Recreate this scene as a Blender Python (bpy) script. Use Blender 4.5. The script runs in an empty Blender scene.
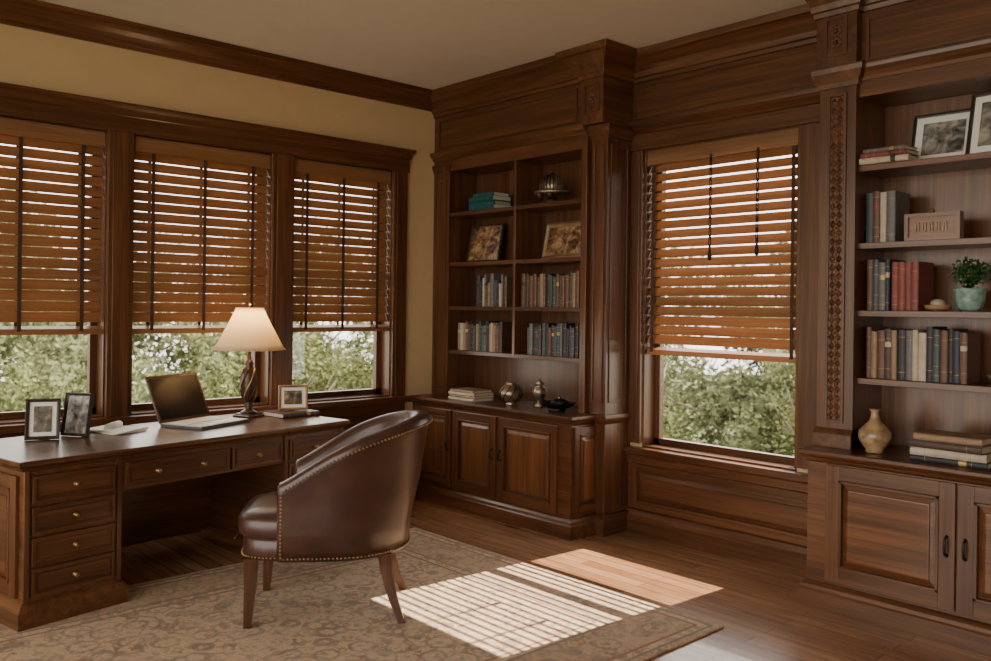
import bpy, math, random
from mathutils import Matrix, Vector, noise
random.seed(7)
D=bpy.data
# ------------------------------------------------------------------ materials
def newmat(name):
    m=D.materials.new(name); m.use_nodes=True
    nt=m.node_tree; nt.nodes.clear()
    out=nt.nodes.new('ShaderNodeOutputMaterial')
    return m,nt,out
def nd(nt,t,**kw):
    n=nt.nodes.new(t)
    for k,v in kw.items():
        if k.startswith('i_'):
            key=k[2:]
            key=int(key) if key.isdigit() else key.replace('_',' ')
            n.inputs[key].default_value=v
        else: setattr(n,k,v)
    return n
def ramp(nt,stops,interp='LINEAR'):
    r=nt.nodes.new('ShaderNodeValToRGB'); r.color_ramp.interpolation=interp
    e=r.color_ramp.elements
    while len(e)<len(stops): e.new(0.5)
    for i,(p,c) in enumerate(stops):
        e[i].position=p; e[i].color=(c[0],c[1],c[2],1)
    return r
def simple(name,col,rough=.5,metal=0,var=0.0,bump=0,bscale=60,coat=0,vscale=8):
    m,nt,out=newmat(name)
    b=nd(nt,'ShaderNodeBsdfPrincipled'); b.inputs['Roughness'].default_value=rough
    b.inputs['Metallic'].default_value=metal; b.inputs['Coat Weight'].default_value=coat
    tc=nd(nt,'ShaderNodeTexCoord')
    n=nd(nt,'ShaderNodeTexNoise',i_Scale=vscale,i_Detail=5.0)
    nt.links.new(tc.outputs['Object'],n.inputs['Vector'])
    lo=tuple(c*(1-var) for c in col); hi=tuple(min(1,c*(1+var)) for c in col)
    r=ramp(nt,[(.3,lo),(.7,hi)])
    nt.links.new(n.outputs[0],r.inputs[0]); nt.links.new(r.outputs[0],b.inputs['Base Color'])
    if bump:
        n2=nd(nt,'ShaderNodeTexNoise',i_Scale=bscale,i_Detail=4.0)
        nt.links.new(tc.outputs['Object'],n2.inputs['Vector'])
        bp=nd(nt,'ShaderNodeBump',i_Strength=bump,i_Distance=.004)
        nt.links.new(n2.outputs[0],bp.inputs['Height']); nt.links.new(bp.outputs[0],b.inputs['Normal'])
    nt.links.new(b.outputs[0],out.inputs[0])
    return m
def wood(name,axis,c1,c2,c3,rough=.33,coat=.3,trans=0):
    m,nt,out=newmat(name+'_'+axis)
    L=nt.links.new
    tc=nd(nt,'ShaderNodeTexCoord'); geo=nd(nt,'ShaderNodeNewGeometry')
    ad=nd(nt,'ShaderNodeVectorMath',operation='MULTIPLY_ADD')
    cb=nd(nt,'ShaderNodeCombineXYZ')
    for i in range(3): L(geo.outputs['Random Per Island'],cb.inputs[i])
    L(cb.outputs[0],ad.inputs[0]); ad.inputs[1].default_value=(7.3,3.1,5.7); L(tc.outputs['Object'],ad.inputs[2])
    mp=nd(nt,'ShaderNodeMapping')
    sc={'x':(1.0,20,20),'y':(20,1.0,20),'z':(20,20,1.0)}[axis]
    mp.inputs['Scale'].default_value=sc
    L(ad.outputs[0],mp.inputs['Vector'])
    n=nd(nt,'ShaderNodeTexNoise',i_Scale=1.0,i_Detail=6.0,i_Distortion=.5,i_Roughness=.6)
    L(mp.outputs[0],n.inputs['Vector'])
    r=ramp(nt,[(.28,c1),(.5,c2),(.74,c3)])
    L(n.outputs[0],r.inputs[0])
    mp2=nd(nt,'ShaderNodeMapping'); mp2.inputs['Scale'].default_value=tuple(v*(7 if v>5 else 2.5) for v in sc)
    L(ad.outputs[0],mp2.inputs['Vector'])
    n2=nd(nt,'ShaderNodeTexNoise',i_Scale=1.0,i_Detail=3.0); L(mp2.outputs[0],n2.inputs['Vector'])
    mr=nd(nt,'ShaderNodeMapRange',i_1=.3,i_2=.7,i_3=.70,i_4=1.24); L(n2.outputs[0],mr.inputs[0])
    mr2=nd(nt,'ShaderNodeMapRange',i_3=.88,i_4=1.14); L(geo.outputs['Random Per Island'],mr2.inputs[0])
    mu=nd(nt,'ShaderNodeMath',operation='MULTIPLY'); L(mr.outputs[0],mu.inputs[0]); L(mr2.outputs[0],mu.inputs[1])
    vm=nd(nt,'ShaderNodeVectorMath',operation='SCALE'); L(r.outputs[0],vm.inputs[0]); L(mu.outputs[0],vm.inputs['Scale'])
    b=nd(nt,'ShaderNodeBsdfPrincipled'); b.inputs['Roughness'].default_value=rough; b.inputs['Coat Weight'].default_value=coat
    b.inputs['Coat Roughness'].default_value=.2; b.inputs['Specular Tint'].default_value=(1,.86,.72,1); b.inputs['Coat Tint'].default_value=(1,.92,.84,1)
    L(vm.outputs[0],b.inputs['Base Color'])
    bp=nd(nt,'ShaderNodeBump',i_Strength=.12,i_Distance=.002); L(n2.outputs[0],bp.inputs['Height']); L(bp.outputs[0],b.inputs['Normal'])
    if trans:
        t=nd(nt,'ShaderNodeBsdfTranslucent'); t.inputs[0].default_value=(.76,.43,.20,1)
        mx=nd(nt,'ShaderNodeMixShader',i_0=trans); L(b.outputs[0],mx.inputs[1]); L(t.outputs[0],mx.inputs[2]); L(mx.outputs[0],out.inputs[0])
    else: L(b.outputs[0],out.inputs[0])
    return m
def woodset(name,c1,c2,c3,**k): return {a:wood(name,a,c1,c2,c3,**k) for a in 'xyz'}
WD=woodset('walnut_trim',(.040,.0142,.0055),(.088,.0330,.0130),(.152,.061,.0255))
WM=woodset('cherry_panel',(.070,.026,.009),(.140,.053,.0185),(.222,.090,.034))
WK=woodset('desk_wood',(.043,.0158,.0062),(.094,.036,.0143),(.165,.069,.029),rough=.35)
WS=woodset('slat_wood',(.175,.085,.040),(.255,.128,.062),(.35,.187,.098),trans=.27,rough=.4,coat=.1)
WT=woodset('chair_leg_wood',(.03,.011,.005),(.065,.023,.010),(.11,.04,.018))
def mat_floor():
    m,nt,out=newmat('hardwood_floor'); L=nt.links.new
    tc=nd(nt,'ShaderNodeTexCoord'); mp=nd(nt,'ShaderNodeMapping'); mp.inputs['Rotation'].default_value=(0,0,math.pi/2)
    L(tc.outputs['Object'],mp.inputs[0])
    br=nd(nt,'ShaderNodeTexBrick',i_Scale=1.0,i_Mortar_Size=.0018,i_Mortar_Smooth=.1,i_Bias=0.0,i_Brick_Width=1.3,i_Row_Height=.085)
    br.offset=.37; br.inputs['Color1'].default_value=(.28,.135,.066,1); br.inputs['Color2'].default_value=(.41,.22,.118,1); br.inputs['Mortar'].default_value=(.07,.032,.015,1)
    L(mp.outputs[0],br.inputs['Vector'])
    mp2=nd(nt,'ShaderNodeMapping'); mp2.inputs['Scale'].default_value=(22,1.5,1); L(tc.outputs['Object'],mp2.inputs[0])
    n=nd(nt,'ShaderNodeTexNoise',i_Scale=1.6,i_Detail=7.0,i_Distortion=.8); L(mp2.outputs[0],n.inputs['Vector'])
    mr=nd(nt,'ShaderNodeMapRange',i_1=.3,i_2=.7,i_3=.70,i_4=1.24); L(n.outputs[0],mr.inputs[0])
    vm=nd(nt,'ShaderNodeVectorMath',operation='SCALE'); L(br.outputs['Color'],vm.inputs[0]); L(mr.outputs[0],vm.inputs['Scale'])
    b=nd(nt,'ShaderNodeBsdfPrincipled'); b.inputs['Roughness'].default_value=.25; b.inputs['Coat Weight'].default_value=.35
    L(vm.outputs[0],b.inputs['Base Color'])
    bp=nd(nt,'ShaderNodeBump',i_Strength=.25,i_Distance=.002); bp.invert=True; L(br.outputs['Fac'],bp.inputs['Height']); L(bp.outputs[0],b.inputs['Normal'])
    L(b.outputs[0],out.inputs[0]); return m
def mat_rug(hx,hy):
    m,nt,out=newmat('faded_oriental_rug'); L=nt.links.new
    tc=nd(nt,'ShaderNodeTexCoord'); ab=nd(nt,'ShaderNodeVectorMath',operation='ABSOLUTE'); L(tc.outputs['Object'],ab.inputs[0])
    sp=nd(nt,'ShaderNodeSeparateXYZ'); L(ab.outputs[0],sp.inputs[0])
    ex=nd(nt,'ShaderNodeMath',operation='SUBTRACT'); ex.inputs[0].default_value=hx; L(sp.outputs[0],ex.inputs[1])
    ey=nd(nt,'ShaderNodeMath',operation='SUBTRACT'); ey.inputs[0].default_value=hy; L(sp.outputs[1],ey.inputs[1])
    mn=nd(nt,'ShaderNodeMath',operation='MINIMUM'); L(ex.outputs[0],mn.inputs[0]); L(ey.outputs[0],mn.inputs[1])
    A=(.62,.465,.32); B=(.27,.225,.18); C=(.53,.375,.25); R=(.33,.165,.105)
    base=ramp(nt,[(0,C),(.035,B),(.05,A),(.085,R),(.10,C),(.36,B),(.378,A),(.42,R),(.434,A)],'CONSTANT'); L(mn.outputs[0],base.inputs[0])
    mp=nd(nt,'ShaderNodeMapping'); mp.inputs['Scale'].default_value=(7.5,7.5,1); L(ab.outputs[0],mp.inputs[0])
    vo=nd(nt,'ShaderNodeTexVoronoi',i_Scale=1.0,i_Randomness=.65); L(mp.outputs[0],vo.inputs['Vector'])
    sn=nd(nt,'ShaderNodeMath',operation='MULTIPLY',i_1=17.0); L(vo.outputs['Distance'],sn.inputs[0])
    s2=nd(nt,'ShaderNodeMath',operation='SINE'); L(sn.outputs[0],s2.inputs[0])
    m1=ramp(nt,[(.45,(0,0,0)),(.75,(1,1,1))]); L(s2.outputs[0],m1.inputs[0])
    nz=nd(nt,'ShaderNodeTexNoise',i_Scale=15.0,i_Detail=8.0,i_Distortion=2.4); L(ab.outputs[0],nz.inputs['Vector'])
    m2=ramp(nt,[(.50,(0,0,0)),(.55,(1,1,1))]); L(nz.outputs[0],m2.inputs[0])
    ds=nd(nt,'ShaderNodeTexNoise',i_Scale=5.0,i_Detail=10.0,i_Roughness=.7); L(tc.outputs['Object'],ds.inputs['Vector'])
    dr=nd(nt,'ShaderNodeMapRange',i_1=.36,i_2=.62,i_3=.12,i_4=.88); L(ds.outputs[0],dr.inputs[0])
    f1=nd(nt,'ShaderNodeMath',operation='MULTIPLY'); L(m1.outputs[0],f1.inputs[0]); L(dr.outputs[0],f1.inputs[1])
    f2=nd(nt,'ShaderNodeMath',operation='MULTIPLY'); L(m2.outputs[0],f2.inputs[0]); L(dr.outputs[0],f2.inputs[1])
    x1=nd(nt,'ShaderNodeMixRGB'); L(f1.outputs[0],x1.inputs[0]); L(base.outputs[0],x1.inputs[1]); x1.inputs[2].default_value=(.235,.225,.21,1)
    x2=nd(nt,'ShaderNodeMixRGB'); L(f2.outputs[0],x2.inputs[0]); L(x1.outputs[0],x2.inputs[1]); x2.inputs[2].default_value=(.34,.19,.125,1)
    fn=nd(nt,'ShaderNodeTexNoise',i_Scale=220.0,i_Detail=2.0); L(tc.outputs['Object'],fn.inputs['Vector'])
    fr=nd(nt,'ShaderNodeMapRange',i_1=.3,i_2=.7,i_3=.8,i_4=1.2); L(fn.outputs[0],fr.inputs[0])
    vm=nd(nt,'ShaderNodeVectorMath',operation='SCALE'); L(x2.outputs[0],vm.inputs[0]); L(fr.outputs[0],vm.inputs['Scale'])
    b=nd(nt,'ShaderNodeBsdfPrincipled'); b.inputs['Roughness'].default_value=.95; L(vm.outputs[0],b.inputs['Base Color'])
    bp=nd(nt,'ShaderNodeBump',i_Strength=.4,i_Distance=.003); L(fn.outputs[0],bp.inputs['Height']); L(bp.outputs[0],b.inputs['Normal'])
    L(b.outputs[0],out.inputs[0]); return m
def mat_glass():
    m,nt,out=newmat('window_glass')
    t=nd(nt,'ShaderNodeBsdfTransparent'); g=nd(nt,'ShaderNodeBsdfGlossy',i_Roughness=.02)
    mx=nd(nt,'ShaderNodeMixShader',i_0=.04); nt.links.new(t.outputs[0],mx.inputs[1]); nt.links.new(g.outputs[0],mx.inputs[2]); nt.links.new(mx.outputs[0],out.inputs[0]); return m
def mat_leaf(name,c1,c2,c3):
    m,nt,out=newmat(name); L=nt.links.new
    geo=nd(nt,'ShaderNodeNewGeometry'); r=ramp(nt,[(0,c1),(.5,c2),(1,c3)]); L(geo.outputs['Random Per Island'],r.inputs[0])
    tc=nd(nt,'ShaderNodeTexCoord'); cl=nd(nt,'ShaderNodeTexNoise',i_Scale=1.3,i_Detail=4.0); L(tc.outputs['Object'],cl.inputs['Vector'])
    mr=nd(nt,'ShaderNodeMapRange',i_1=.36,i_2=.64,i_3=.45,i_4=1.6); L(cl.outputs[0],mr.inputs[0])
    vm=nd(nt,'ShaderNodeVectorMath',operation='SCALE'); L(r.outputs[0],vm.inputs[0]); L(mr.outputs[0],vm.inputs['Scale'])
    d=nd(nt,'ShaderNodeBsdfDiffuse'); t=nd(nt,'ShaderNodeBsdfTranslucent'); L(vm.outputs[0],d.inputs[0]); L(vm.outputs[0],t.inputs[0])
    mx=nd(nt,'ShaderNodeMixShader',i_0=.5); L(d.outputs[0],mx.inputs[1]); L(t.outputs[0],mx.inputs[2]); L(mx.outputs[0],out.inputs[0]); return m
def mat_art(name,sc,stops,bias=0):
    m,nt,out=newmat(name); L=nt.links.new
    tc=nd(nt,'ShaderNodeTexCoord'); n=nd(nt,'ShaderNodeTexNoise',i_Scale=sc,i_Detail=5.0,i_Distortion=.7); L(tc.outputs['Object'],n.inputs['Vector'])
    r=ramp(nt,stops); L(n.outputs[0],r.inputs[0]); b=nd(nt,'ShaderNodeBsdfPrincipled',i_Roughness=.25); L(r.outputs[0],b.inputs['Base Color']); L(b.outputs[0],out.inputs[0]); return m
def mat_shade():
    m,nt,out=newmat('lamp_shade_fabric'); L=nt.links.new
    d=nd(nt,'ShaderNodeBsdfDiffuse'); d.inputs[0].default_value=(.86,.72,.52,1); t=nd(nt,'ShaderNodeBsdfTranslucent'); t.inputs[0].default_value=(.95,.80,.58,1)
    mx=nd(nt,'ShaderNodeMixShader',i_0=.5); L(d.outputs[0],mx.inputs[1]); L(t.outputs[0],mx.inputs[2]); L(mx.outputs[0],out.inputs[0]); return m
WALL=simple('ochre_plaster',(.57,.41,.22),.85,var=.03,bump=.1,bscale=90)
CEIL=simple('ceiling_plaster',(.66,.62,.58),.9,var=.02)
FLOOR=mat_floor(); GLASS=mat_glass()
LEATHER=simple('brown_leather',(.062,.026,.0175),.29,var=.25,bump=.25,bscale=160,coat=.15)
BRASS=simple('antique_brass',(.36,.25,.12),.4,1,var=.2)
IRON=simple('black_iron',(.015,.013,.012),.4,.6,var=.2)
BRONZE=simple('dark_bronze',(.07,.035,.022),.35,.5,var=.5,bump=.8,bscale=40,vscale=30)
TAPE=simple('ladder_tape',(.060,.028,.015),.9)
PAPER=simple('paper_pages',(.62,.54,.40),.8,var=.08,vscale=60)
WHITE=simple('white_paper',(.8,.77,.70),.7)
SHADE=mat_shade()
SILVER=simple('aged_silver',(.35,.27,.19),.35,.8,var=.35,bump=.5,bscale=50,vscale=25)
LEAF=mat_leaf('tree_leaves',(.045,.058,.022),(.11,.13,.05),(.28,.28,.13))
LEAF_HAZE=mat_leaf('hazed_tree_leaves',(.10,.12,.06),(.18,.205,.10),(.32,.33,.19))  # atmospheric haze painted into the leaf colour, paler than the near trees
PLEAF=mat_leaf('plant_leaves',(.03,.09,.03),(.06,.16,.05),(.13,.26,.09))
BARK=simple('tree_bark',(.14,.11,.08),.9,var=.3)
GRASS=simple('lawn',(.085,.11,.045),.95,var=.35,vscale=1.5)
def cm(n,c,r=.5,**k): return simple('cloth_'+n,c,r,var=.15,vscale=30,**k)
BK={'tan':cm('tan',(.27,.17,.09)),'brown':cm('brown',(.125,.058,.030)),'dbrown':cm('dbrown',(.06,.03,.019)),'navy':cm('navy',(.022,.026,.045)),
 'teal':cm('teal',(.010,.085,.085)),'green':cm('green',(.035,.06,.045)),'red':cm('red',(.20,.04,.026)),'black':cm('black',(.02,.018,.017)),
 'cream':cm('cream',(.44,.37,.27)),'grey':cm('grey',(.13,.117,.108)),'slate':cm('slate',(.05,.062,.068)),'gold':simple('gilt',(.42,.28,.11),.45,.6)}
# ------------------------------------------------------------------ mesh builder
class MB:
    def __init__(s): s.v=[];s.f=[];s.mi=[];s.sm=[];s.mats=[];s.M=Matrix()
    def add(s,vs,fs,mat,smooth=False):
        vs=[s.M@Vector(v) for v in vs]
        if isinstance(mat,dict):
            ext=[max(v[i] for v in vs)-min(v[i] for v in vs) for i in range(3)]
            mat=mat['xyz'[ext.index(max(ext))]]
        if mat not in s.mats: s.mats.append(mat)
        k=s.mats.index(mat); o=len(s.v); s.v+=vs
        for f in fs: s.f.append(tuple(i+o for i in f)); s.mi.append(k); s.sm.append(smooth)
    def box(s,x0,x1,y0,y1,z0,z1,mat):
        vs=[(x,y,z) for z in (z0,z1) for y in (y0,y1) for x in (x0,x1)]
        s.add(vs,[(0,2,3,1),(4,5,7,6),(0,1,5,4),(2,6,7,3),(0,4,6,2),(1,3,7,5)],mat)
    def rings(s,rs,mat,caps=True,smooth=False,closed=False,ringclosed=True):
        n=len(rs[0]); vs=[p for r in rs for p in r]; fs=[]
        m=len(rs)
        for i in range(m if closed else m-1):
            j=(i+1)%m
            for k in range(n if ringclosed else n-1):
                l=(k+1)%n; fs.append((i*n+k,i*n+l,j*n+l,j*n+k))
        if caps and not closed: fs+= [tuple(reversed(range(n))),tuple(range((m-1)*n,m*n))]
        s.add(vs,fs,mat,smooth)
    def loft(s,x0,x1,y0,y1,prof,mat,ex=(1,1,1,0)):
        rs=[]
        for z,d in prof:
            a=x0-d*ex[0];b=x1+d*ex[1];c=y0-d*ex[2];e=y1+d*ex[3]
            rs.append([(a,c,z),(b,c,z),(b,e,z),(a,e,z)])
        s.rings(rs,mat)
    def lathe(s,prof,mat,c=(0,0,0),n=24,smooth=True,sx=1,sy=1):
        rs=[[(c[0]+r*sx*math.cos(2*math.pi*k/n),c[1]+r*sy*math.sin(2*math.pi*k/n),c[2]+z) for k in range(n)] for r,z in prof]
        s.rings(rs,mat,smooth=smooth)
    def sphere(s,c,r,mat,n=12,m=8,sc=(1,1,1)):
        rs=[]
        for i in range(m+1):
            a=-math.pi/2+math.pi*i/m; q=max(math.cos(a),.02)
            rs.append([(c[0]+r*sc[0]*q*math.cos(2*math.pi*k/n),c[1]+r*sc[1]*q*math.sin(2*math.pi*k/n),c[2]+r*sc[2]*math.sin(a)) for k in range(n)])
        s.rings(rs,mat,smooth=True)
    def tube(s,pts,r,mat,n=8):
        rs=[]
        P=[Vector(p) for p in pts]
        for i,p in enumerate(P):
            t=(P[min(i+1,len(P)-1)]-P[max(i-1,0)]).normalized()
            u=t.orthogonal().normalized() if i==0 else (u-t*u.dot(t)).normalized()
            w=t.cross(u); rr=r[i] if isinstance(r,(list,tuple)) else r
            rs.append([tuple(p+u*rr*math.cos(2*math.pi*k/n)+w*rr*math.sin(2*math.pi*k/n)) for k in range(n)])
        s.rings(rs,mat,smooth=True)
    def obj(s,name,bevel=0,loc=(0,0,0),rz=0,sub=0):
        me=D.meshes.new(name); me.from_pydata(s.v,[],s.f); 
        for m in s.mats: me.materials.append(m)
        me.polygons.foreach_set('material_index',s.mi); me.polygons.foreach_set('use_smooth',s.sm)
        me.update()
        import bmesh
        bm=bmesh.new(); bm.from_mesh(me); bmesh.ops.recalc_face_normals(bm,faces=bm.faces); bm.to_mesh(me); bm.free()
        o=D.objects.new(name,me); bpy.context.scene.collection.objects.link(o)
        o.location=loc; o.rotation_euler=(0,0,rz)
        if sub:
            q=o.modifiers.new('sub','SUBSURF'); q.levels=q.render_levels=sub
        if bevel:
            b=o.modifiers.new('bev','BEVEL'); b.width=bevel; b.segments=2; b.limit_method='ANGLE'; b.angle_limit=math.radians(40)
        return o
T=Matrix.Translation
def R(a,ax): return Matrix.Rotation(math.radians(a),4,ax)
RW=-math.pi/2   # rotation of right-wall objects: local x -> -Y, local y -> +X
def door(mb,M,w,h,fw=.06,frame=WD,panel=WM,th=.02):
    old=mb.M; mb.M=old@M
    mb.box(0,fw,-th,0,0,h,frame); mb.box(w-fw,w,-th,0,0,h,frame)
    mb.box(fw,w-fw,-th,0,0,fw,frame); mb.box(fw,w-fw,-th,0,h-fw,h,frame)
    b=.014
    for (x0,x1,z0,z1) in ((fw,fw+b,fw,h-fw),(w-fw-b,w-fw,fw,h-fw),(fw,w-fw,fw,fw+b),(fw,w-fw,h-fw-b,h-fw)):
        mb.box(x0,x1,-th*1.25,0,z0,z1,WD)
    x0,x1,z0,z1=fw+b,w-fw-b,fw+b,h-fw-b; c=min(.035,(x1-x0)*.2,(z1-z0)*.2)
    r0=[(x0,-.001,z0),(x1,-.001,z0),(x1,-.001,z1),(x0,-.001,z1)]
    d=c*.8
    r1=[(x0+d,-th*.55,z0+d),(x1-d,-th*.55,z0+d),(x1-d,-th*.55,z1-d),(x0+d,-th*.55,z1-d)]
    r1b=[(x0+d,-th*.8,z0+d),(x1-d,-th*.8,z0+d),(x1-d,-th*.8,z1-d),(x0+d,-th*.8,z1-d)]
    r2=[(x0+c,-th*.85,z0+c),(x1-c,-th*.85,z0+c),(x1-c,-th*.85,z1-c),(x0+c,-th*.85,z1-c)]
    mb.rings([r0,r1,r1b,r2],panel)
    mb.M=old
def flatframe(mb,M,w,h,fw=.02,th=.012,mat=WD):
    old=mb.M; mb.M=old@M
    mb.box(0,fw,-th,0,0,h,mat); mb.box(w-fw,w,-th,0,0,h,mat); mb.box(fw,w-fw,-th,0,0,fw,mat); mb.box(fw,w-fw,-th,0,h-fw,h,mat)
    mb.M=old
CROWN=[(3.03,.0),(3.03,.014),(3.055,.018),(3.06,.03),(3.09,.036),(3.12,.052),(3.15,.08),(3.17,.105),(3.175,.12),(3.19,.125),(3.218,.13)]
SMALL=[(0,0),(0,.012),(.015,.018),(.03,.036),(.045,.045),(.06,.048),(.065,.048)]
def sm(z,k=1,dz=1): return [(z+a*dz,d*k) for a,d in SMALL]
# ------------------------------------------------------------------ room shell
Hc=3.22
mb=MB(); mb.box(-8,0.2,-9,0.2,-.1,0,FLOOR); mb.obj('floor')
mb=MB(); mb.box(-8,0.2,-9,0.2,Hc,Hc+.1,CEIL); mb.obj('ceiling')
mb=MB(); mb.box(-8,0.2,-9.2,-9,0,Hc,WALL); mb.obj('fill_block_wall')  # unseen wall added behind the camera to cut the flat fill light
def wallpieces(mb,x0,x1,ops,z0,z1,mat,T0=0,T1=.2):
    mb.box(x0,x1,T0,T1,0,z0,mat); mb.box(x0,x1,T0,T1,z1,Hc,mat)
    xs=[x0]+[v for o in ops for v in o]+[x1]
    for i in range(0,len(xs),2): mb.box(xs[i],xs[i+1],T0,T1,z0,z1,mat)
LOP=[(-3.81,-2.857),(-2.706,-1.749),(-1.585,-.718)]; LZ=(.80,2.56)
mb=MB(); wallpieces(mb,-8,0,LOP,LZ[0],LZ[1],WALL); mb.obj('wall_left')
ROP=[(1.90,3.02)]; RZ=(.575,2.575)
mb=MB(); wallpieces(mb,0,9,ROP,RZ[0],RZ[1],WALL); mb.obj('wall_right',rz=RW)
# left wall trim
mb=MB(); mb.loft(-8,-.33,-.002,0,[(z-.0 if z>3.2 else z+.05*(3.22-z)/.19,d) for z,d in CROWN],WD,ex=(0,0,1,0)); mb.obj('trim_crown_left',bevel=.002)
mb=MB()
mb.box(-3.98,-.574,-.028,0,2.56,2.70,WD); mb.loft(-3.98,-.574,-.028,0,[(2.655,0),(2.66,.008),(2.675,.012),(2.70,.016),(2.71,.03),(2.72,.038),(2.735,.04)],WD)
for x0,x1 in ((-3.96,-3.81),(-2.857,-2.706),(-1.749,-1.585),(-.718,-.590)):
    mb.box(x0,x1,-.026,0,.80,2.56,WD); mb.box(x0+.025,x1-.025,-.034,-.026,.80,2.56,WD)
mb.box(-4.0,-.56,-.065,0,.755,.80,WD); mb.box(-3.96,-.590,-.025,0,.66,.755,WD)
mb.obj('trim_window_left',bevel=.003)
mb=MB(); mb.box(-3.96,-.59,-.012,0,0.16,.66,WD)
for x0,x1 in ((-3.9,-2.9),(-2.82,-1.7),(-1.62,-.65)): flatframe(mb,T((x0,-.012,.2)),x1-x0,.42)
mb.obj('trim_wainscot_left',bevel=.002)
mb=MB(); mb.loft(-8,-.54,-.002,0,[(0,.02),(.12,.02),(.14,.012),(.16,.0)],WD,ex=(0,0,1,0)); mb.obj('baseboard_left')
# windows
def window(name,x0,x1,z0,z1,rz=0):
    mb=MB(); y0,y1=.115,.16; w=.042
    mb.box(x0,x0+.012,-.0,.195,z0,z1,WD); mb.box(x1-.012,x1,0,.195,z0,z1,WD); mb.box(x0,x1,0,.195,z1-.012,z1,WD); mb.box(x0,x1,0,.21,z0,z0+.012,WD)
    a,b=x0+.012,x1-.012
    mb.box(a,a+w,y0,y1,z0,z1,WD); mb.box(b-w,b,y0,y1,z0,z1,WD); mb.box(a,b,y0,y1,z0+.01,z0+.055,WD); mb.box(a,b,y0,y1,z1-.06,z1,WD)
    zm=(z0+z1)/2+.05; mb.box(a,b,y0,y1,zm-.02,zm+.02,WD)
    mb.box(a+w,b-w,.136,.139,z0+.05,z1-.06,GLASS)
    return mb.obj(name,bevel=.002,rz=rz)
for i,(a,b) in enumerate(LOP): window('window_%d'%(i+1),a,b,*LZ)
window('window_4',ROP[0][0],ROP[0][1],*RZ,rz=RW)
# blinds
def blind(x0,x1,zt,zb,rz=0,tapes=(.13,.5,.87),cords=(),tilt=65,tw=.011):
    mb=MB(); x0+=.016; x1-=.016; yc=.045
    mb.box(x0,x1,.0,.018,zt-.105,zt-.004,WS); mb.box(x0,x1,.018,.075,zt-.06,zt-.004,WD)
    mb.box(x0,x1,yc-.028,yc+.028,zb,zb+.03,WS)
    pitch=.0635; th=math.radians(tilt); w=.066/2
    z=zt-.125; n=int((z-zb-.03)/pitch)
    pitch=(z-zb-.04)/n
    for i in range(n+1):
        zc=z-i*pitch
        cy,cz=math.cos(th)*w,math.sin(th)*w
        ny,nz=-math.sin(th)*.0016,math.cos(th)*.0016
        if i>=n: cy,cz=w*.96,w*.25; ny,nz=0,.0016; 
        vs=[]
        for x in (x0,x1):
            vs+=[(x,yc-cy-ny,zc-cz-nz),(x,yc+cy-ny,zc+cz-nz),(x,yc+cy+ny,zc+cz+nz),(x,yc-cy+ny,zc-cz+nz)]
        mb.add(vs,[(0,1,2,3),(7,6,5,4),(0,4,5,1),(1,5,6,2),(2,6,7,3),(3,7,4,0)],WS)
    for t in tapes:
        x=x0+(x1-x0)*t
        mb.box(x-tw,x+tw,yc-.034,yc-.032,zb+.02,zt-.1,TAPE); mb.box(x-tw,x+tw,yc+.032,yc+.034,zb+.02,zt-.1,TAPE)
    for xc,zl in cords:
        for dx in (-.006,.006): mb.tube([(xc+dx,-.008,zt-.09),(xc+dx,-.010,zl+.05)],.003,IRON,6)
        zz=zl+.09
        while zz<zt-.12: mb.sphere((xc,-.010,zz),.009,IRON,6,4,(1,.6,1.5)); zz+=.06
        mb.lathe([(.003,.07),(.010,.055),(.013,.02),(.011,.0),(.004,-.004)],IRON,(xc,-.010,zl),10)
    return mb.obj('venetian_blind',rz=rz)
for a,b in LOP: blind(a,b,2.56,1.31)
blind(ROP[0][0],ROP[0][1],2.575,1.20,rz=RW,tapes=(.04,.97),cords=((2.42,1.82),(2.75,1.84)),tilt=58)
# right wall trim (niche between bookcases)
mb=MB()
X0,X1=1.80,3.32
mb.box(X0,ROP[0][0],-.03,0,.60,2.575,WD); mb.box(X0+.02,ROP[0][0]-.02,-.038,-.03,.62,2.56,WD)
mb.box(ROP[0][1],X1,-.03,0,.60,2.575,WD); mb.box(ROP[0][1]+.02,X1-.1,-.038,-.03,.62,2.56,WD)
mb.box(X0,X1,-.03,0,2.575,Hc-.19,WD)
mb.loft(X0,X1,-.03,0,[(2.68,0),(2.685,.012),(2.70,.02),(2.72,.045),(2.735,.055),(2.76,.058)],WD,ex=(0,0,1,0))
mb.box(X0,X1,-.045,-.03,2.575,2.60,WD)
flatframe(mb,T((X0+.04,-.03,2.79)),X1-X0-.08,.22,.018,.01)
mb.obj('trim_window_right',bevel=.003,rz=RW)
mb=MB(); mb.loft(X0,X1,-.03,0,CROWN,WD,ex=(0,0,1,0)); mb.obj('trim_crown_right',bevel=.002,rz=RW)
mb=MB(); mb.loft(X0,X1,-.05,0,[(.52,.0),(.525,.012),(.535,.02),(.570,.02),(.575,.015)],WD,ex=(0,0,1,0))
mb.box(X0,X1,-.035,0,.47,.52,WD); mb.box(X0,X1,-.02,0,.16,.49,WD)
door(mb,T((X0+.03,-.02,.165)),X1-X0-.06,.30,.045,WD,WD,.016)
mb.obj('trim_wainscot_right',bevel=.002,rz=RW)
mb=MB(); mb.loft(X0,X1,-.02,0,[(0,.03),(.10,.03),(.12,.018),(.15,.01),(.16,.0)],WD,ex=(0,0,1,0)); mb.obj('baseboard_right',rz=RW)
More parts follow.
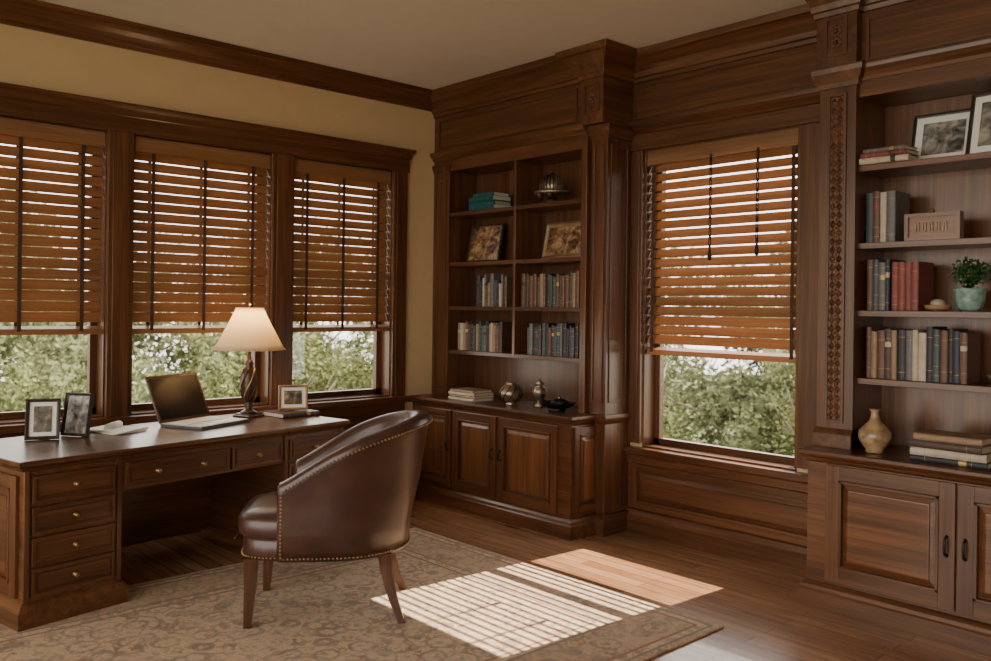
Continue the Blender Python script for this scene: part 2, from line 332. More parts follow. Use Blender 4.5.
# ------------------------------------------------------------------ bookcases
SH=[2.25,1.855,1.51,1.165]
def pull(mb,x,y,z,mat=IRON,L=.07):
    mb.tube([(x,y,z-L/2),(x,y-.022,z-L/2+.008),(x,y-.026,z),(x,y-.022,z+L/2-.008),(x,y,z+L/2)],[.006,.006,.007,.006,.006],mat,8)
    mb.sphere((x,y,z-L/2),.009,mat,8,6); mb.sphere((x,y,z+L/2),.009,mat,8,6)
def rosette(mb,x,y,z,r=.04):
    old=mb.M; mb.M=old@T((x,y,z))@R(90,'X')
    mb.lathe([(r*.28,0),(r*.28,.010),(r*.1,.016)],WD,n=12)
    for k in range(8):
        a=k*math.pi/4; mb.sphere((r*.62*math.cos(a),r*.62*math.sin(a),.002),r*.3,WD,8,6,(1,1,.6))
    mb.M=old
def cabinet(mb,x0,x1,yf,exl,exr):
    mb.box(x0,x1,yf,0,.06,.765,WD)
    mb.loft(x0,x1,yf,0,[(0,.035),(.085,.035),(.095,.028),(.11,.022),(.125,.008),(.13,0)],WD,ex=(exl,exr,1,0))
    mb.loft(x0,x1,yf,0,[(.735,0),(.745,.012),(.76,.02),(.768,.03),(.78,.038),(.795,.038),(.80,.032)],WD,ex=(exl,exr,1,0))
# left bookcase
mb=MB()
xL,xR=0.004,1.65; yf=-.31
cabinet(mb,.004,1.71,-.50,0,1)
ds=[(.04,.50),(.53,1.0),(1.03,1.60)]
for a,b in ds: door(mb,T((a,-.50,.15)),b-a,.575,.055)
for x in (.475,.972,1.058): pull(mb,x,-.52,.46)
door(mb,T((1.71,-.48,.15))@R(90,'Z'),.30,.575,.05)
mb.box(xL,xR,-.02,0,.80,2.58,WD)
mb.box(xL,.20,yf,0,.80,2.58,WD); mb.box(1.60,1.653,yf,0,.80,2.58,WD)
flatframe(mb,T((.03,yf,.86)),.14,1.66,.012,.008)
for z in SH: mb.box(.20,1.60,yf+.012,-.02,z-.03,z,WD)
mb.box(.93,.955,yf+.01,-.02,1.14,2.58,WD)
mb.box(xL,1.653,yf,0,2.58,3.03,WD)
mb.loft(xL,.20,yf,0,sm(2.575,.5),WD,ex=(0,1,1,0))
mb.loft(xL,1.65,yf,0,sm(2.675,1.0),WD,ex=(0,0,1,0))
flatframe(mb,T((.06,yf,2.77)),1.5,.23,.018,.01)
mb.loft(xL,1.65,yf,0,CROWN,WD,ex=(0,0,1,0))
# pillar
px0,px1,py=1.655,1.80,-.27
mb.box(px0,px1,py,0,0,3.03,WD); 
mb.loft(1.72,px1+.02,-.27,0,[(0,.03),(.11,.03),(.13,.01),(.14,0)],WD,ex=(0,0,1,0))
mb.loft(1.73,px1,-.27,0,[(.735,0),(.76,.02),(.78,.03),(.80,.03)],WD,ex=(0,1,1,0))
flatframe(mb,T((px0+.025,py,.88)),.095,1.72,.012,.009)
flatframe(mb,T((px1,-.24,.88))@R(90,'Z'),.18,1.72,.014,.008)
mb.loft(px0,px1,py,0,sm(2.64,.9,1.3),WD,ex=(1,1,1,0))
mb.box(px0-.03,px1+.015,-.345,0,2.73,3.04,WD)
flatframe(mb,T((px0,-.345,2.80)),.13,.19,.014,.008); rosette(mb,px0+.065,-.347,2.895,.045)
mb.loft(px0-.03,px1+.015,-.345,0,CROWN,WD,ex=(1,1,1,0))
mb.obj('built_in_bookcase',bevel=.0025,rz=RW)
# right bookcase
mb=MB()
a0,a1=3.34,4.86
cabinet(mb,a0,a1,-.48,1,1)
for a,b in ((3.445,4.06),(4.07,4.70)): door(mb,T((a,-.48,.15)),b-a,.58,.07)
for x in (4.025,4.105): pull(mb,x,-.50,.44,L=.085)
ps=[(3.32,3.515),(4.66,4.86)]; yf=-.33
mb.box(3.33,4.85,-.02,0,.80,2.60,WD)
for a,b in ps:
    mb.box(a,b,-.36,0,.80,3.04,WD)
    mb.loft(a,b,-.36,0,[(.80,.02),(.87,.02),(.885,.012),(.90,0)],WD,ex=(.4,0,1,0))
    c=(a+b)/2
    flatframe(mb,T((c-.05,-.36,.93)),.10,1.70,.014,.010)
    mb.box(c-.036,c+.036,-.364,-.36,.945,2.615,WD)
    z=.965
    while z<2.60:
        for dx in (-.017,.017):
            q=.019
            mb.add([(c+dx-q,-.364,z),(c+dx,-.364,z-q*1.3),(c+dx+q,-.364,z),(c+dx,-.364,z+q*1.3),(c+dx,-.376,z)],[(0,1,4),(1,2,4),(2,3,4),(3,0,4)],WD)
        mb.sphere((c,-.366,z+.022),.009,WM,6,4)
        z+=.045
    mb.loft(a,b,-.36,0,sm(2.66,1.1,1.6),WD,ex=(.5,1,1,0))
    mb.box(a-.01,b+.01,-.385,0,2.76,3.04,WD)
    flatframe(mb,T((c-.06,-.385,2.82)),.12,.20,.014,.008); rosette(mb,c,-.387,2.89,.034); rosette(mb,c,-.387,2.95,.034)
    mb.loft(a-.01,b+.01,-.385,0,CROWN,WD,ex=(.6,1,1,0))
mb.box(3.515,4.66,yf,0,2.60,3.03,WD)
for z in SH: mb.box(3.515,4.66,yf+.01,-.02,z-.03,z,WD)
mb.loft(3.515,4.66,yf,0,sm(2.68,1.1,1.2),WD,ex=(0,0,1,0)); mb.loft(3.515,4.66,yf,0,CROWN,WD,ex=(0,0,1,0))
flatframe(mb,T((3.55,yf,2.78)),1.05,.22,.018,.01)
mb.obj('built_in_bookcase.001',bevel=.0025,rz=RW)
# ------------------------------------------------------------------ books
def book(mb,M,t,d,h,cov,gold=True,rnd=random):
    old=mb.M; mb.M=old@M
    mb.box(.003,t-.003,.008,d-.004,.004,h-.004,PAPER)
    mb.box(0,.003,.006,d,0,h,cov); mb.box(t-.003,t,.006,d,0,h,cov)
    def sp(e,z0,z1,m):
        P=[]
        for k in range(7):
            a=math.pi*k/6; P.append((t/2-(t/2+e)*math.cos(a),.008-(.008+e)*math.sin(a)))
        mb.rings([[(x,y,z0) for x,y in P],[(x,y,z1) for x,y in P]],m)
    sp(0,0,h,cov)
    if gold:
        for f in rnd.choice(((.15,.85),(.12,.3,.7,.88),(.2,.8),(.8,),())): sp(.0006,h*f,h*f+.002,BK['gold'])
        if rnd.random()<.28: sp(.0006,h*.64,h*.74,rnd.choice((BK['cream'],BK['gold'],BK['red'],BK['black'])))
    mb.M=old
def row(x0,x1,yf,z,hs,cols,seed,ts=(.018,.04),d=.16,name='row_of_books',lean=True):
    rn=random.Random(seed); mb=MB(); x=x0; i=0
    while True:
        t=rn.uniform(*ts)
        if x+t>x1: break
        h=rn.uniform(*hs); col=BK[cols[i%len(cols)]]
        book(mb,T((x,yf+rn.uniform(0,.012),z)),t,d*rn.uniform(.9,1),h,col,rnd=rn)
        x+=t+.0008; i+=1
    mb.obj(name,rz=RW)
def stack(x,y,z,items,seed=1,name='stack_of_books',rz=RW,W=None):
    rn=random.Random(seed); mb=MB(); zz=0
    for (L,d,t,c) in items:
        M=T((-L/2+rn.uniform(-.008,.008),-d/2+rn.uniform(-.006,.006),zz+t))@R(rn.uniform(-4,4),'Z')@R(90,'Y')
        book(mb,M,t,d,L,BK[c],rnd=rn); zz+=t+.0005
    if rz==RW: mb.obj(name,loc=(y,-x,z+.001),rz=rz)
    else: mb.obj(name,loc=(x,y,z+.001),rz=rz)
e=.001
row(.27,.79,-.27,1.165+e,(.19,.235),['tan','cream','tan','brown','dbrown','black','slate','tan','green','slate','grey','black'],3,ts=(.018,.036))
row(1.05,1.55,-.27,1.165+e,(.19,.235),['slate','grey','black','navy','dbrown','slate','black','brown','black','slate'],4,ts=(.018,.036))
row(.46,.80,-.25,1.51+e,(.17,.26),['slate','black','cream','grey','brown','tan','grey'],5)
row(.98,1.56,-.27,1.51+e,(.21,.25),['brown','dbrown','brown','brown','dbrown','tan','brown','black','slate','green'],6,ts=(.022,.042))
stack(.55,-.19,2.25,[(.30,.2,.035,'teal'),(.28,.19,.03,'teal'),(.29,.19,.035,'teal'),(.24,.17,.03,'teal')],2)
stack(.55,-.36,.80,[(.30,.2,.02,'cream'),(.29,.2,.018,'tan'),(.3,.2,.02,'cream'),(.27,.19,.02,'tan')],3)
# right bookcase
row(3.53,3.71,-.28,1.855+e,(.24,.27),['slate','brown','cream','grey','dbrown'],11,ts=(.03,.045),d=.2)
row(3.54,3.66,-.28,1.51+e,(.24,.27),['brown','slate','grey','navy'],12,ts=(.02,.04),d=.2)
row(3.665,3.82,-.28,1.51+e,(.24,.245),['red','red','red','red'],13,ts=(.03,.035),d=.2)
row(3.54,4.03,-.28,1.165+e,(.235,.27),['brown','tan','brown','dbrown','tan','black','grey','cream','cream','black','slate','brown','black','navy'],14,ts=(.024,.040),d=.2)
stack(3.65,-.285,2.25,[(.24,.15,.03,'cream'),(.23,.14,.022,'red'),(.21,.14,.02,'grey')],5)
stack(4.00,-.34,.80,[(.34,.22,.028,'black'),(.33,.22,.036,'cream'),(.32,.21,.036,'dbrown'),(.30,.2,.03,'tan')],6)
# ------------------------------------------------------------------ frames
ART1=mat_art('oil_painting',14,[(.35,(.05,.03,.02)),(.5,(.26,.13,.06)),(.62,(.42,.30,.16)),(.75,(.08,.09,.08))])
ART2=mat_art('photo_print',16,[(.35,(.04,.04,.04)),(.5,(.22,.20,.17)),(.7,(.55,.5,.42))])
ART3=mat_art('portrait',18,[(.35,(.03,.03,.03)),(.55,(.16,.12,.08)),(.7,(.5,.42,.33))])
FG=simple('gilded_frame',(.34,.22,.11),.4,.5,var=.3,bump=.6,bscale=120)
FB=simple('dark_frame',(.04,.026,.018),.35)
def frame(name,loc,w,h,lean,yaw,fm,art,mat=None,fw=.022,stand=True,base=None):
    mb=MB(); M0=R(lean,'X'); mb.M=M0
    rs=[]
    for e1,y in ((0,0),(0,-.016),(fw*.35,-.022),(fw*.7,-.014),(fw,-.012),(fw,-.002)):
        rs.append([(-w/2+e1,y,e1),(w/2-e1,y,e1),(w/2-e1,y,h-e1),(-w/2+e1,y,h-e1)])
    mb.rings(rs,fm,caps=False)
    mb.box(-w/2,w/2,-.001,.004,0,h,FB)
    if mat:
        mb.box(-w/2+fw,w/2-fw,-.005,-.002,fw,h-fw,mat); q=fw+min(w,h)*.13
    else: q=fw
    mb.box(-w/2+q,w/2-q,-.008,-.003,q,h-q,art)
    mb.M=Matrix()
    if stand:
        a=math.radians(-lean); top=Vector((0,h*.6*math.sin(a)+.004,h*.6*math.cos(a)))
        mb.add([(-.02,top.y,top.z),(.02,top.y,top.z),(.025,top.y+h*.25,0.001),(-.025,top.y+h*.25,0.001),(-.02,top.y+.004,top.z),(.02,top.y+.004,top.z),(.025,top.y+h*.25+.005,0.001),(-.025,top.y+h*.25+.005,0.001)],
          [(0,1,2,3),(4,5,6,7),(0,1,5,4),(1,2,6,5),(2,3,7,6),(3,0,4,7)],FB)
    o=mb.obj(name,loc=loc,rz=yaw); return o
frame('framed_painting',(-.15,-.43,1.857),.34,.31,-12,RW+.10,FB,ART1,fw=.016,stand=False)
frame('framed_painting.001',(-.14,-1.29,1.857),.42,.27,-12,RW,FG,ART1,fw=.035,stand=False)
frame('framed_photograph',(-.12,-3.84,2.252),.30,.27,-14,RW+.02,FB,ART2,WHITE,fw=.014,stand=False)
frame('framed_photograph.001',(-.20,-4.11,2.252),.26,.32,-12,RW-.1,FB,ART2,WHITE,fw=.016,stand=False)
# ------------------------------------------------------------------ ornaments
def orn(fn,name,loc,rz=RW,**k):
    mb=MB(); fn(mb); mb.obj(name,loc=loc,rz=rz,**k)
CERAM=simple('glazed_ceramic',(.33,.21,.11),.3,var=.45,vscale=25,coat=.3)
TEALP=simple('celadon_pot',(.22,.33,.28),.3,var=.4,vscale=30,coat=.3)
orn(lambda m:m.lathe([(.035,0),(.045,.004),(.04,.015),(.06,.04),(.078,.075),(.075,.105),(.05,.135),(.028,.155),(.02,.18),(.018,.20),(.026,.215),(.03,.218),(.022,.215),(.013,.19)],CERAM,n=28),'ceramic_vase',(-.36,-3.63,.801))
def plant(m):
    m.lathe([(.04,0),(.055,.02),(.066,.06),(.068,.09),(.072,.10),(.072,.11),(.062,.11),(.06,.095)],TEALP,n=24)
    m.lathe([(.06,.088),(.03,.096),(.005,.097)],BK['dbrown'],n=16)
    rn=random.Random(4)
    for i in range(40):
        a=rn.uniform(0,6.28); r=rn.uniform(.01,.085); z=rn.uniform(.16,.24)
        m.tube([(0,0,.095),(r*.5*math.cos(a),r*.5*math.sin(a),.095+(z-.095)*.6),(r*math.cos(a),r*math.sin(a),z)],.0012,PLEAF,4)
    for i in range(480):
        v=Vector((rn.gauss(0,1),rn.gauss(0,1),rn.gauss(0,1))).normalized()*rn.uniform(.4,1.1)
        c=Vector((v.x*.09,v.y*.08,.185+v.z*.07)); s=rn.uniform(.007,.013)
        u=Vector((rn.gauss(0,1),rn.gauss(0,1),rn.gauss(0,1))).normalized(); w=u.orthogonal().normalized()
        m.add([c-u*s,c+w*s*.55,c+u*s,c-w*s*.55],[(0,1,2,3)],PLEAF)
orn(plant,'potted_plant',(-.20,-4.01,1.511))
def shell(m):
    m.lathe([(.03,0),(.055,.012),(.06,.03),(.055,.03),(.04,.016),(.01,.012)],BK['tan'],n=20)
    m.sphere((.0,0,.035),.035,BK['cream'],12,8,(1,1,.7))
orn(shell,'small_bowl',(-.26,-3.885,1.511))
def obox(m):
    m.box(-.13,.13,-.02,.02,.0,.135,WM); 
    flatframe(m,T((-.13,-.02,0)),.26,.135,.018,.012,WM)
    m.sphere((0,-.02,.145),.012,WM,8,6)
    for i,x in enumerate((-.07,-.038,-.006,.026,.058)):
        m.box(x-.008,x-.003,-.026,-.02,.045,.09,FG)
        m.box(x-.008,x+.010,-.026,-.02,.045 if i%2 else .085,.050 if i%2 else .09,FG); m.box(x+.006,x+.010,-.026,-.02,.045,.09,FG)
orn(obox,'carved_plaque',(-.24,-3.855,1.856))
def helmet(m):
    m.lathe([(.07,0),(.075,.01),(.05,.022),(.035,.04)],BRONZE,n=20)
    m.sphere((0,0,.12),.085,SILVER,20,12,(1.05,.95,.95))
    for k in range(7):
        a=-.9+k*.3
        m.tube([(.088*math.sin(a)*math.cos(t),-.082*math.cos(a)*math.cos(t)-.004,.12+.084*math.sin(t)) for t in [j*.25 for j in range(-2,6)]],.005,BRONZE,6)
    m.tube([(.12*math.cos(t),.11*math.sin(t),.075) for t in [j*math.pi/12 for j in range(25)]],.012,SILVER,8)
    m.sphere((0,0,.205),.02,BRONZE,10,6); m.sphere((-.05,-.07,.06),.03,BRONZE,10,6); m.sphere((.05,-.07,.06),.03,BRONZE,10,6)
orn(helmet,'ornamental_helmet',(-.22,-1.24,2.251))
def ball(m):
    m.lathe([(.035,0),(.04,.008),(.03,.015),(.055,.03),(.082,.065),(.086,.09),(.07,.125),(.04,.148),(.035,.155),(.042,.162),(.03,.162),(.02,.14)],SILVER,n=24)
    for k in range(10):
        a=k*math.pi/5; m.tube([(.09*math.cos(t)*math.cos(a+t*.5),.09*math.cos(t)*math.sin(a+t*.5),.083+.07*math.sin(t)) for t in [-.9,-.5,0,.5,.9]],.004,BRONZE,6)
orn(ball,'patterned_round_vase',(-.36,-.99,.801))
def urn(m):
    m.lathe([(.035,0),(.04,.01),(.015,.03),(.014,.05),(.035,.07),(.05,.10),(.045,.13),(.02,.145),(.022,.155),(.035,.165),(.012,.185),(.006,.20)],SILVER,n=20)
    for s in (-1,1): m.tube([(s*.045,0,.09),(s*.07,0,.11),(s*.065,0,.135),(s*.03,0,.145)],.004,SILVER,6)
orn(urn,'silver_urn',(-.28,-1.20,.801))
def dish(m):
    m.lathe([(.05,0),(.055,.008),(.04,.015),(.09,.03),(.115,.055),(.12,.06),(.11,.058),(.06,.035)],IRON,n=24,sx=1.15)
    m.sphere((.02,0,.06),.055,IRON,14,8,(1.3,1,.5)); m.tube([(-.12,0,.055),(-.15,0,.075),(-.145,0,.10),(-.12,0,.10)],.007,IRON,6); m.sphere((.02,0,.092),.012,BRASS,8,6)
orn(dish,'dark_lidded_dish',(-.36,-1.45,.801))
orn(lambda m:(m.lathe([(.03,0),(.032,.006),(.012,.012),(.03,.03),(.045,.05),(.04,.05),(.02,.03)],SILVER,n=18)),'small_silver_cup',(-.26,-4.15,1.166))
# ------------------------------------------------------------------ rug
HX,HY=1.745,1.20
mb=MB(); RUG=mat_rug(HX,HY)
mb.box(-HX,HX,-HY,HY,0,.010,RUG)
mb.obj('area_rug',bevel=.003,loc=(-1.11-HX,-3.26+HY,.001))
ZR=.0115
# ------------------------------------------------------------------ desk
mb=MB(); DL,DD=1.96,.76
def knob(m,x,y,z):
    old=m.M; m.M=old@T((x,y,z))@R(90,'X')
    m.lathe([(.011,0),(.011,.003),(.005,.006),(.005,.014),(.012,.018),(.013,.024),(.008,.029)],BRASS,n=12); m.M=old
def drawer(m,x0,x1,z0,z1,nk=1):
    m.box(x0,x1,-.012,.0,z0,z1,WK)
    flatframe(m,T((x0,-.012,z0)),x1-x0,z1-z0,.014,.006,WK)
    flatframe(m,T((x0+.022,-.012,z0+.022)),x1-x0-.044,z1-z0-.044,.006,.004,WT)
    xs=[(x0+x1)/2] if nk==1 else [x0+(x1-x0)*.28,x0+(x1-x0)*.72]
    for x in xs: knob(m,x,-.014,(z0+z1)/2)
for a,b in ((.0,.47),(1.49,1.96)):
    mb.box(a,b,0,DD-.02,.04,.715,WK)
    mb.loft(a,b,0,DD-.02,[(0,.03),(.075,.03),(.085,.022),(.10,.015),(.115,0)],WK,ex=(1,1,1,1))
    for z0,z1 in ((.135,.262),(.277,.404),(.419,.546),(.566,.69)): drawer(mb,a+.035,b-.035,z0,z1)
    mb.box(a,a+.025,-.012,0,.115,.715,WK); mb.box(b-.025,b,-.012,0,.115,.715,WK)
mb.box(.47,1.49,.0,DD-.02,.555,.715,WK)
drawer(mb,.49,1.10,.572,.69,2); drawer(mb,1.12,1.47,.572,.69,1)
mb.box(.47,1.49,DD-.06,DD-.04,.06,.56,WK)
mb.loft(0,DL,0,DD-.02,[(.712,0),(.718,.008),(.726,.012),(.735,.026),(.742,.034),(.755,.036),(.763,.032),(.765,.028)],WK,ex=(1,1,1,1))
door(mb,T((0,DD-.05,.13))@R(-90,'Z'),DD-.09,.56,.06,WK,WK,.016)
da=math.radians(10.5)
DP=(-3.60,-1.18,ZR)
mb.obj('writing_desk',bevel=.0025,loc=DP,rz=da)
ZD=ZR+.7655
# ------------------------------------------------------------------ chair
def chair():
    mb=MB()
    mb.M=Matrix.Diagonal((1.13,1.05,1.05,1))
    zb=.30
    path=[]
    RX,RY,cx,xf=.31,.315,-.03,.17
    for i in range(5): path.append((xf+(cx-xf)*i/5,-RY,0,-1))
    for i in range(25):
        a=-math.pi/2-math.pi*i/24
        path.append((cx+RX*math.cos(a),RY*math.sin(a),math.cos(a),math.sin(a)))
    for i in range(5): path.append((cx+(xf-cx)*(i+1)/5,RY,0,1))
    def w(x): 
        t=max(0,min(1,(xf-x)/(xf-cx+RX))); return t
    def H(x): t=w(x); return .640+.31*(t**1.12)*(1-.12*t)+.03*math.sin(t*math.pi)
    def fl(x): return .012+.075*w(x)**1.5
    rings=[]
    for i,(x,y,nx,ny) in enumerate(path):
        t=w(x); h=H(x); f=fl(x); hm=(h+zb)/2
        sec=[(0,zb),(.006,zb+.12),(f*.45+.006,hm),(f*.9+.004,h-.05),(f+.012,h-.018),(f-.004,h+.003),(f-.035,h+.008),(f-.068,h-.006),(f-.082,h-.04),(f*.55-.09,hm+.02),(-.095,.46),(-.095,zb)]
        rings.append([(x+nx*n,y+ny*n,z) for n,z in sec])
    def pinch(r,k,dx):
        c=sum((Vector(p) for p in r),Vector())/len(r)
        return [tuple(Vector((p[0]+dx,c.y+(p[1]-c.y)*k,p[2]-(.012 if p[2]>.58 else 0)*(1-k)*4))) for p in r]
    rings=[pinch(rings[0],.55,.022),pinch(rings[0],.88,.014)]+rings+[pinch(rings[-1],.88,.014),pinch(rings[-1],.55,.022)]
    mb.rings(rings,LEATHER,smooth=True)
    def outline(sx,sb,sy,z,n=40):
        r=[]
        for k in range(n):
            a=2*math.pi*k/n; c,s=math.cos(a),math.sin(a)
            e=5 if c>0 else 2.3
            q=(abs(c)**e+abs(s)**e)**(-1/e)
            r.append((q*c*(sx if c>0 else sb),q*s*sy,z))
        return r
    mb.rings([outline(.345,.31,.295,zb),outline(.352,.32,.302,zb+.02),outline(.352,.32,.302,.385),outline(.345,.31,.295,.395)],LEATHER,smooth=True)
    F=.375
    mb.rings([outline(.345,.24,.27,.39),outline(F-.004,.25,.285,.40),outline(F,.25,.288,.425),outline(F,.25,.288,.46),outline(F-.012,.24,.278,.485),outline(.32,.21,.24,.50),outline(.20,.12,.15,.507),outline(.03,.02,.03,.509)],LEATHER,smooth=True)
    mb.tube([(.366,-.26,.393),(.366,.26,.393)],.004,LEATHER,6)
    def nail(p): mb.sphere(p,.0052,BRASS,6,4)
    def along(P,step=.0165):
        acc=0; last=Vector(P[0]); nail(P[0])
        for q in P[1:]:
            q=Vector(q); d=(q-last).length
            pos=step-acc
            while pos<=d: nail(tuple(last+(q-last)*(pos/d))); pos+=step
            acc=d-(pos-step); last=q
    along([(x+nx*(fl(x)*.97+.012),y+ny*(fl(x)*.97+.012),H(x)-.030) for x,y,nx,ny in path])
    along([(x+nx*.004,y+ny*.004,zb+.014) for x,y,nx,ny in path])
    for s in (-1,1): along([(xf+.004,s*(RY+.004+.008*k/8),zb+.02+(.640-.055-zb)*k/8) for k in range(9)])
    fr=[p for p in outline(.355,.322,.305,zb+.014,80)]
    fr=[p for p in fr if p[0]>.15]; fr.sort(key=lambda p:math.atan2(p[1],p[0])); along(fr)
    for (x,y,dx,dy) in ((.30,-.25,.012,-.005),(.30,.25,.012,.005),(-.24,-.20,-.075,-.035),(-.24,.20,-.075,.035)):
        rs=[]
        for k in range(7):
            t=k/6; z=zb+.005-(zb+.005)*t; hw=.027-.012*t; c=t**1.6
            if k==0: hw=.028
            rs.append([(x+dx*c+a*hw,y+dy*c+b*hw,z) for a,b in ((-1,-1),(1,-1),(1,1),(-1,1))])
        mb.rings(rs,WT)
    return mb
chair().obj('leather_barrel_chair',loc=(-2.375,-1.825,ZR),rz=math.radians(143))
# ------------------------------------------------------------------ desk objects
def lamp(m):
    m.loft(-.07,.07,-.07,.07,[(0,.0),(.012,.0),(.016,-.008),(.025,-.012)],BRONZE,ex=(1,1,1,1))
    m.lathe([(.055,.025),(.05,.035),(.03,.045),(.022,.06),(.03,.075),(.022,.085),(.026,.10),(.04,.125),(.05,.17),(.052,.22),(.046,.27),(.035,.31),(.022,.33),(.03,.345),(.022,.36),(.012,.37),(.010,.46),(.016,.465),(.008,.47)],BRONZE,n=20)
    for k in range(6):
        a0=k*math.pi/3
        m.tube([((.04+.012*math.sin(math.pi*j/8))*math.cos(a0+j*.22),(.04+.012*math.sin(math.pi*j/8))*math.sin(a0+j*.22),.115+.20*j/8) for j in range(9)],.006,BRASS if k%2 else BRONZE,6)
    n=40
    def rr(r,z): return [(r*math.cos(2*math.pi*k/n),r*math.sin(2*math.pi*k/n),z) for k in range(n)]
    prof=[(.225,.435),(.203,.47),(.172,.53),(.135,.60),(.103,.665),(.085,.705)]
    m.rings([rr(r,z) for r,z in prof]+[rr(r-.003,z) for r,z in reversed(prof)],SHADE,smooth=True,closed=True)
    for r,z in ((.226,.437),(.086,.703)): m.tube([(r*math.cos(t*math.pi/20),r*math.sin(t*math.pi/20),z) for t in range(41)],.004,SHADE,6)
    for k in range(3): a=k*2.094; m.tube([(0,0,.695),(.083*math.cos(a),.083*math.sin(a),.702)],.002,BRASS,4)
    m.tube([(0,0,.46),(0,0,.725)],.004,BRASS,6); m.sphere((0,0,.732),.011,BRASS,8,6); m.sphere((0,0,.56),.03,WHITE,12,8,(1,1,1.3))
orn(lamp,'table_lamp',(-2.07,-.33,ZD+.001),rz=.3)
PLAST=simple('laptop_shell',(.10,.09,.085),.4); KEYS=simple('laptop_keys',(.55,.53,.50),.5); SCR=simple('dark_screen',(.018,.013,.012),.22,var=.3)
def laptop(m):
    w,d=.42,.31
    m.box(-w/2,w/2,-d,0,0,.016,PLAST); m.box(-w/2+.006,w/2-.006,-d+.006,-.004,.016,.020,KEYS)
    for r in range(5):
        for c in range(13):
            x=-w/2+.022+c*.0285; y=-.04-r*.027
            m.box(x,x+.024,y-.023,y,.020,.0235,WHITE)
    m.box(-.05,.05,-d+.02,-.19,.020,.021,PLAST)
    m.M=T((0,0,.018))@R(-24,'X')
    m.box(-w/2,w/2,0,.010,0,.295,PLAST); m.box(-w/2+.014,w/2-.014,-.0015,0,.018,.282,SCR)
    flatframe(m,T((-w/2,0,0)),w,.295,.014,.004,WT)
    m.M=Matrix()
orn(laptop,'laptop',(-2.50,-.37,ZD+.001),rz=math.radians(24))
frame('desk_photo_frame',(-3.36,-.57,ZD+.001),.165,.215,-12,math.radians(-22),FB,ART3,WHITE,fw=.018)
frame('desk_photo_frame.001',(-3.19,-.55,ZD+.001),.165,.235,-10,math.radians(-55),FB,ART2,None,fw=.016)
frame('desk_photo_frame.002',(-1.80,-.42,ZD+.033),.19,.165,-12,math.radians(-25),FG,ART3,WHITE,fw=.016)
stack(-1.82,-.43,ZD+.001,[(.28,.24,.028,'dbrown')],8,name='leather_book',rz=math.radians(8))
def papers(m):
    for i in range(4):
        m.M=T((0,0,i*.004))@R(i*7-10,'Z'); m.box(-.10,.10,-.14,.14,0,.0035,WHITE)
    m.M=Matrix()
    m.tube([(-.06,.0,.024),(.07,.05,.026)],.022,WHITE,10)
orn(papers,'paper_stack',(-2.95,-.47,ZD+.001),rz=.4)
# ------------------------------------------------------------------ outside
mb=MB(); mb.box(-40,60,-40,60,-4.2,-4.0,GRASS); mb.obj('ground')
def tree(name,cx,cy,cz,rx,rz_,n,seed,s=.11,lm=None):
    rn=random.Random(seed); vs=[];fs=[]
    blobs=[(rn.gauss(0,.45),rn.gauss(0,.45),rn.uniform(-.7,.8),rn.uniform(.18,.38)) for _ in range(24)]
    for i in range(n):
        b=rn.choice(blobs); v=Vector((rn.gauss(0,1),rn.gauss(0,1),rn.gauss(0,1))).normalized()*rn.uniform(.4,1.1)*b[3]
        c=Vector((cx+(b[0]+v.x)*rx,cy+(b[1]+v.y)*rx,cz+(b[2]+v.z)*rz_)); q=s*rn.uniform(.5,1.3)
        u=Vector((rn.gauss(0,1),rn.gauss(0,1),rn.gauss(0,1))).normalized(); w=u.orthogonal().normalized()
        o=len(vs); vs+=[c-u*q,c+w*q*.6,c+u*q,c-w*q*.6]; fs.append((o,o+1,o+2,o+3))
    m=MB(); m.add(vs,fs,lm or LEAF)
    m.tube([(cx,cy,-4.0),(cx+.1,cy,cz-rz_*.5),(cx-.1,cy+.1,cz+rz_*.4)],[.2,.14,.05],BARK,8)
    for k in range(9):
        a=rn.uniform(0,6.28); m.tube([(cx,cy,cz-rz_*.5+k*.2),(cx+rx*.35*math.cos(a),cy+rx*.35*math.sin(a),cz+rn.uniform(-.1,.3)*rz_),(cx+rx*.7*math.cos(a+.3),cy+rx*.7*math.sin(a+.3),cz+rn.uniform(.1,.7)*rz_)],[.06,.035,.012],BARK,6)
    m.obj(name)
tp=[]
for i in range(6): tp.append((-6+i*3.4,11+ (i%3)*2.0,-1.7+(i%2)*.6,1.9,2.5,7500,.06,LEAF))
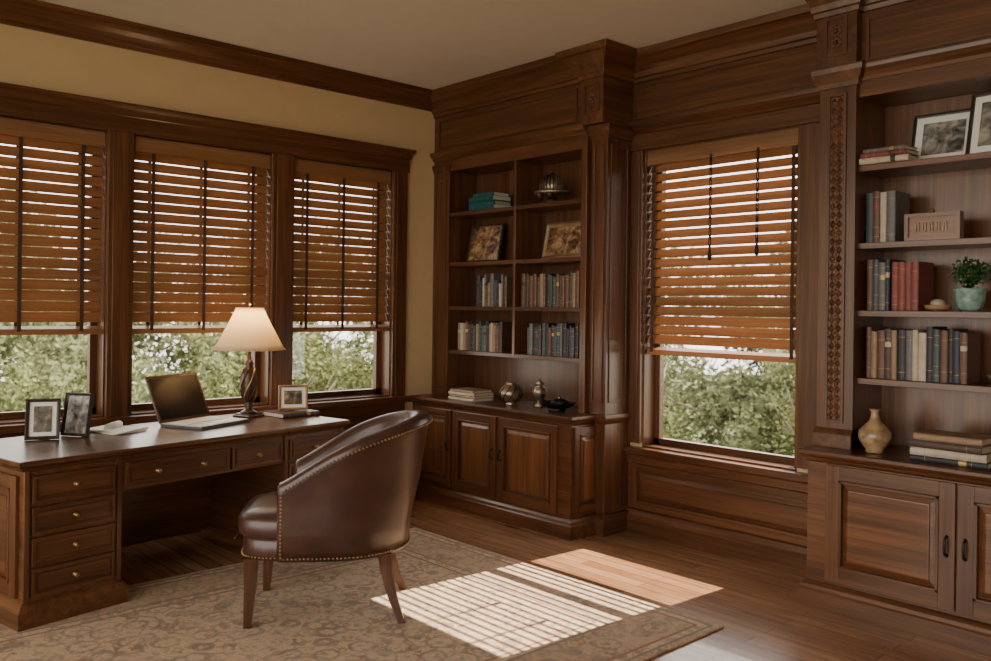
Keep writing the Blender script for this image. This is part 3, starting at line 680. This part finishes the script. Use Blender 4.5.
for i in range(7): tp.append((-7+i*3.5,16+(i%2)*1.5,-2.2+(i%3)*.4,2.6,2.6,8000,.09,LEAF_HAZE))
for i in range(8): tp.append((-9+i*4.6,23+(i%2)*3,-.4+(i%3)*.6,3.8,4.2,8000,.14,LEAF_HAZE))
for i in range(5): tp.append((11+(i%3)*1.8,-2+i*3.0,-1.7+(i%2)*.6,1.9,2.5,7500,.06,LEAF))
for i in range(6): tp.append((16+(i%2)*1.5,-2+i*3.0,-2.2+(i%3)*.4,2.6,2.6,8000,.09,LEAF_HAZE))
for i in range(6): tp.append((23+(i%2)*3,-1+i*4.4,-.6+(i%3)*.5,3.8,4.0,8000,.14,LEAF_HAZE))
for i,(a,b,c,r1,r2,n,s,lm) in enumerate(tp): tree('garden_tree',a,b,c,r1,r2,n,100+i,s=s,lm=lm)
# ------------------------------------------------------------------ light
w=D.worlds.new('sky'); bpy.context.scene.world=w; w.use_nodes=True
bg=w.node_tree.nodes['Background']; bg.inputs[0].default_value=(1.0,.955,.89,1); bg.inputs[1].default_value=4.8
sl=D.lights.new('sun','SUN'); sl.energy=22; sl.angle=math.radians(.35); sl.color=(1,.86,.66)
so=D.objects.new('sun',sl); bpy.context.scene.collection.objects.link(so)
el=math.radians(47); ce=math.cos(el); nn=math.hypot(1,.05)
so.rotation_euler=Vector((-1/nn*ce,.05/nn*ce,-math.sin(el))).to_track_quat('-Z','Y').to_euler(); so.location=(8,-8,6)
pl=D.lights.new('lamp_bulb','POINT'); pl.energy=9; pl.color=(1,.76,.46); pl.shadow_soft_size=.04
po=D.objects.new('lamp_bulb',pl); bpy.context.scene.collection.objects.link(po); po.location=(-2.07,-.33,ZD+.62)
# ------------------------------------------------------------------ camera
cd=D.cameras.new('camera'); co=D.objects.new('camera',cd); bpy.context.scene.collection.objects.link(co)
cd.sensor_width=36; cd.lens=870/991*36; cd.shift_y=-.0227
cd.dof.use_dof=True; cd.dof.focus_distance=5.3; cd.dof.aperture_fstop=2.2
co.matrix_world=T((-4.70,-5.55,1.5))@R(-42.5,'Z')@R(90,'X')@R(.7,'Z')
bpy.context.scene.camera=co
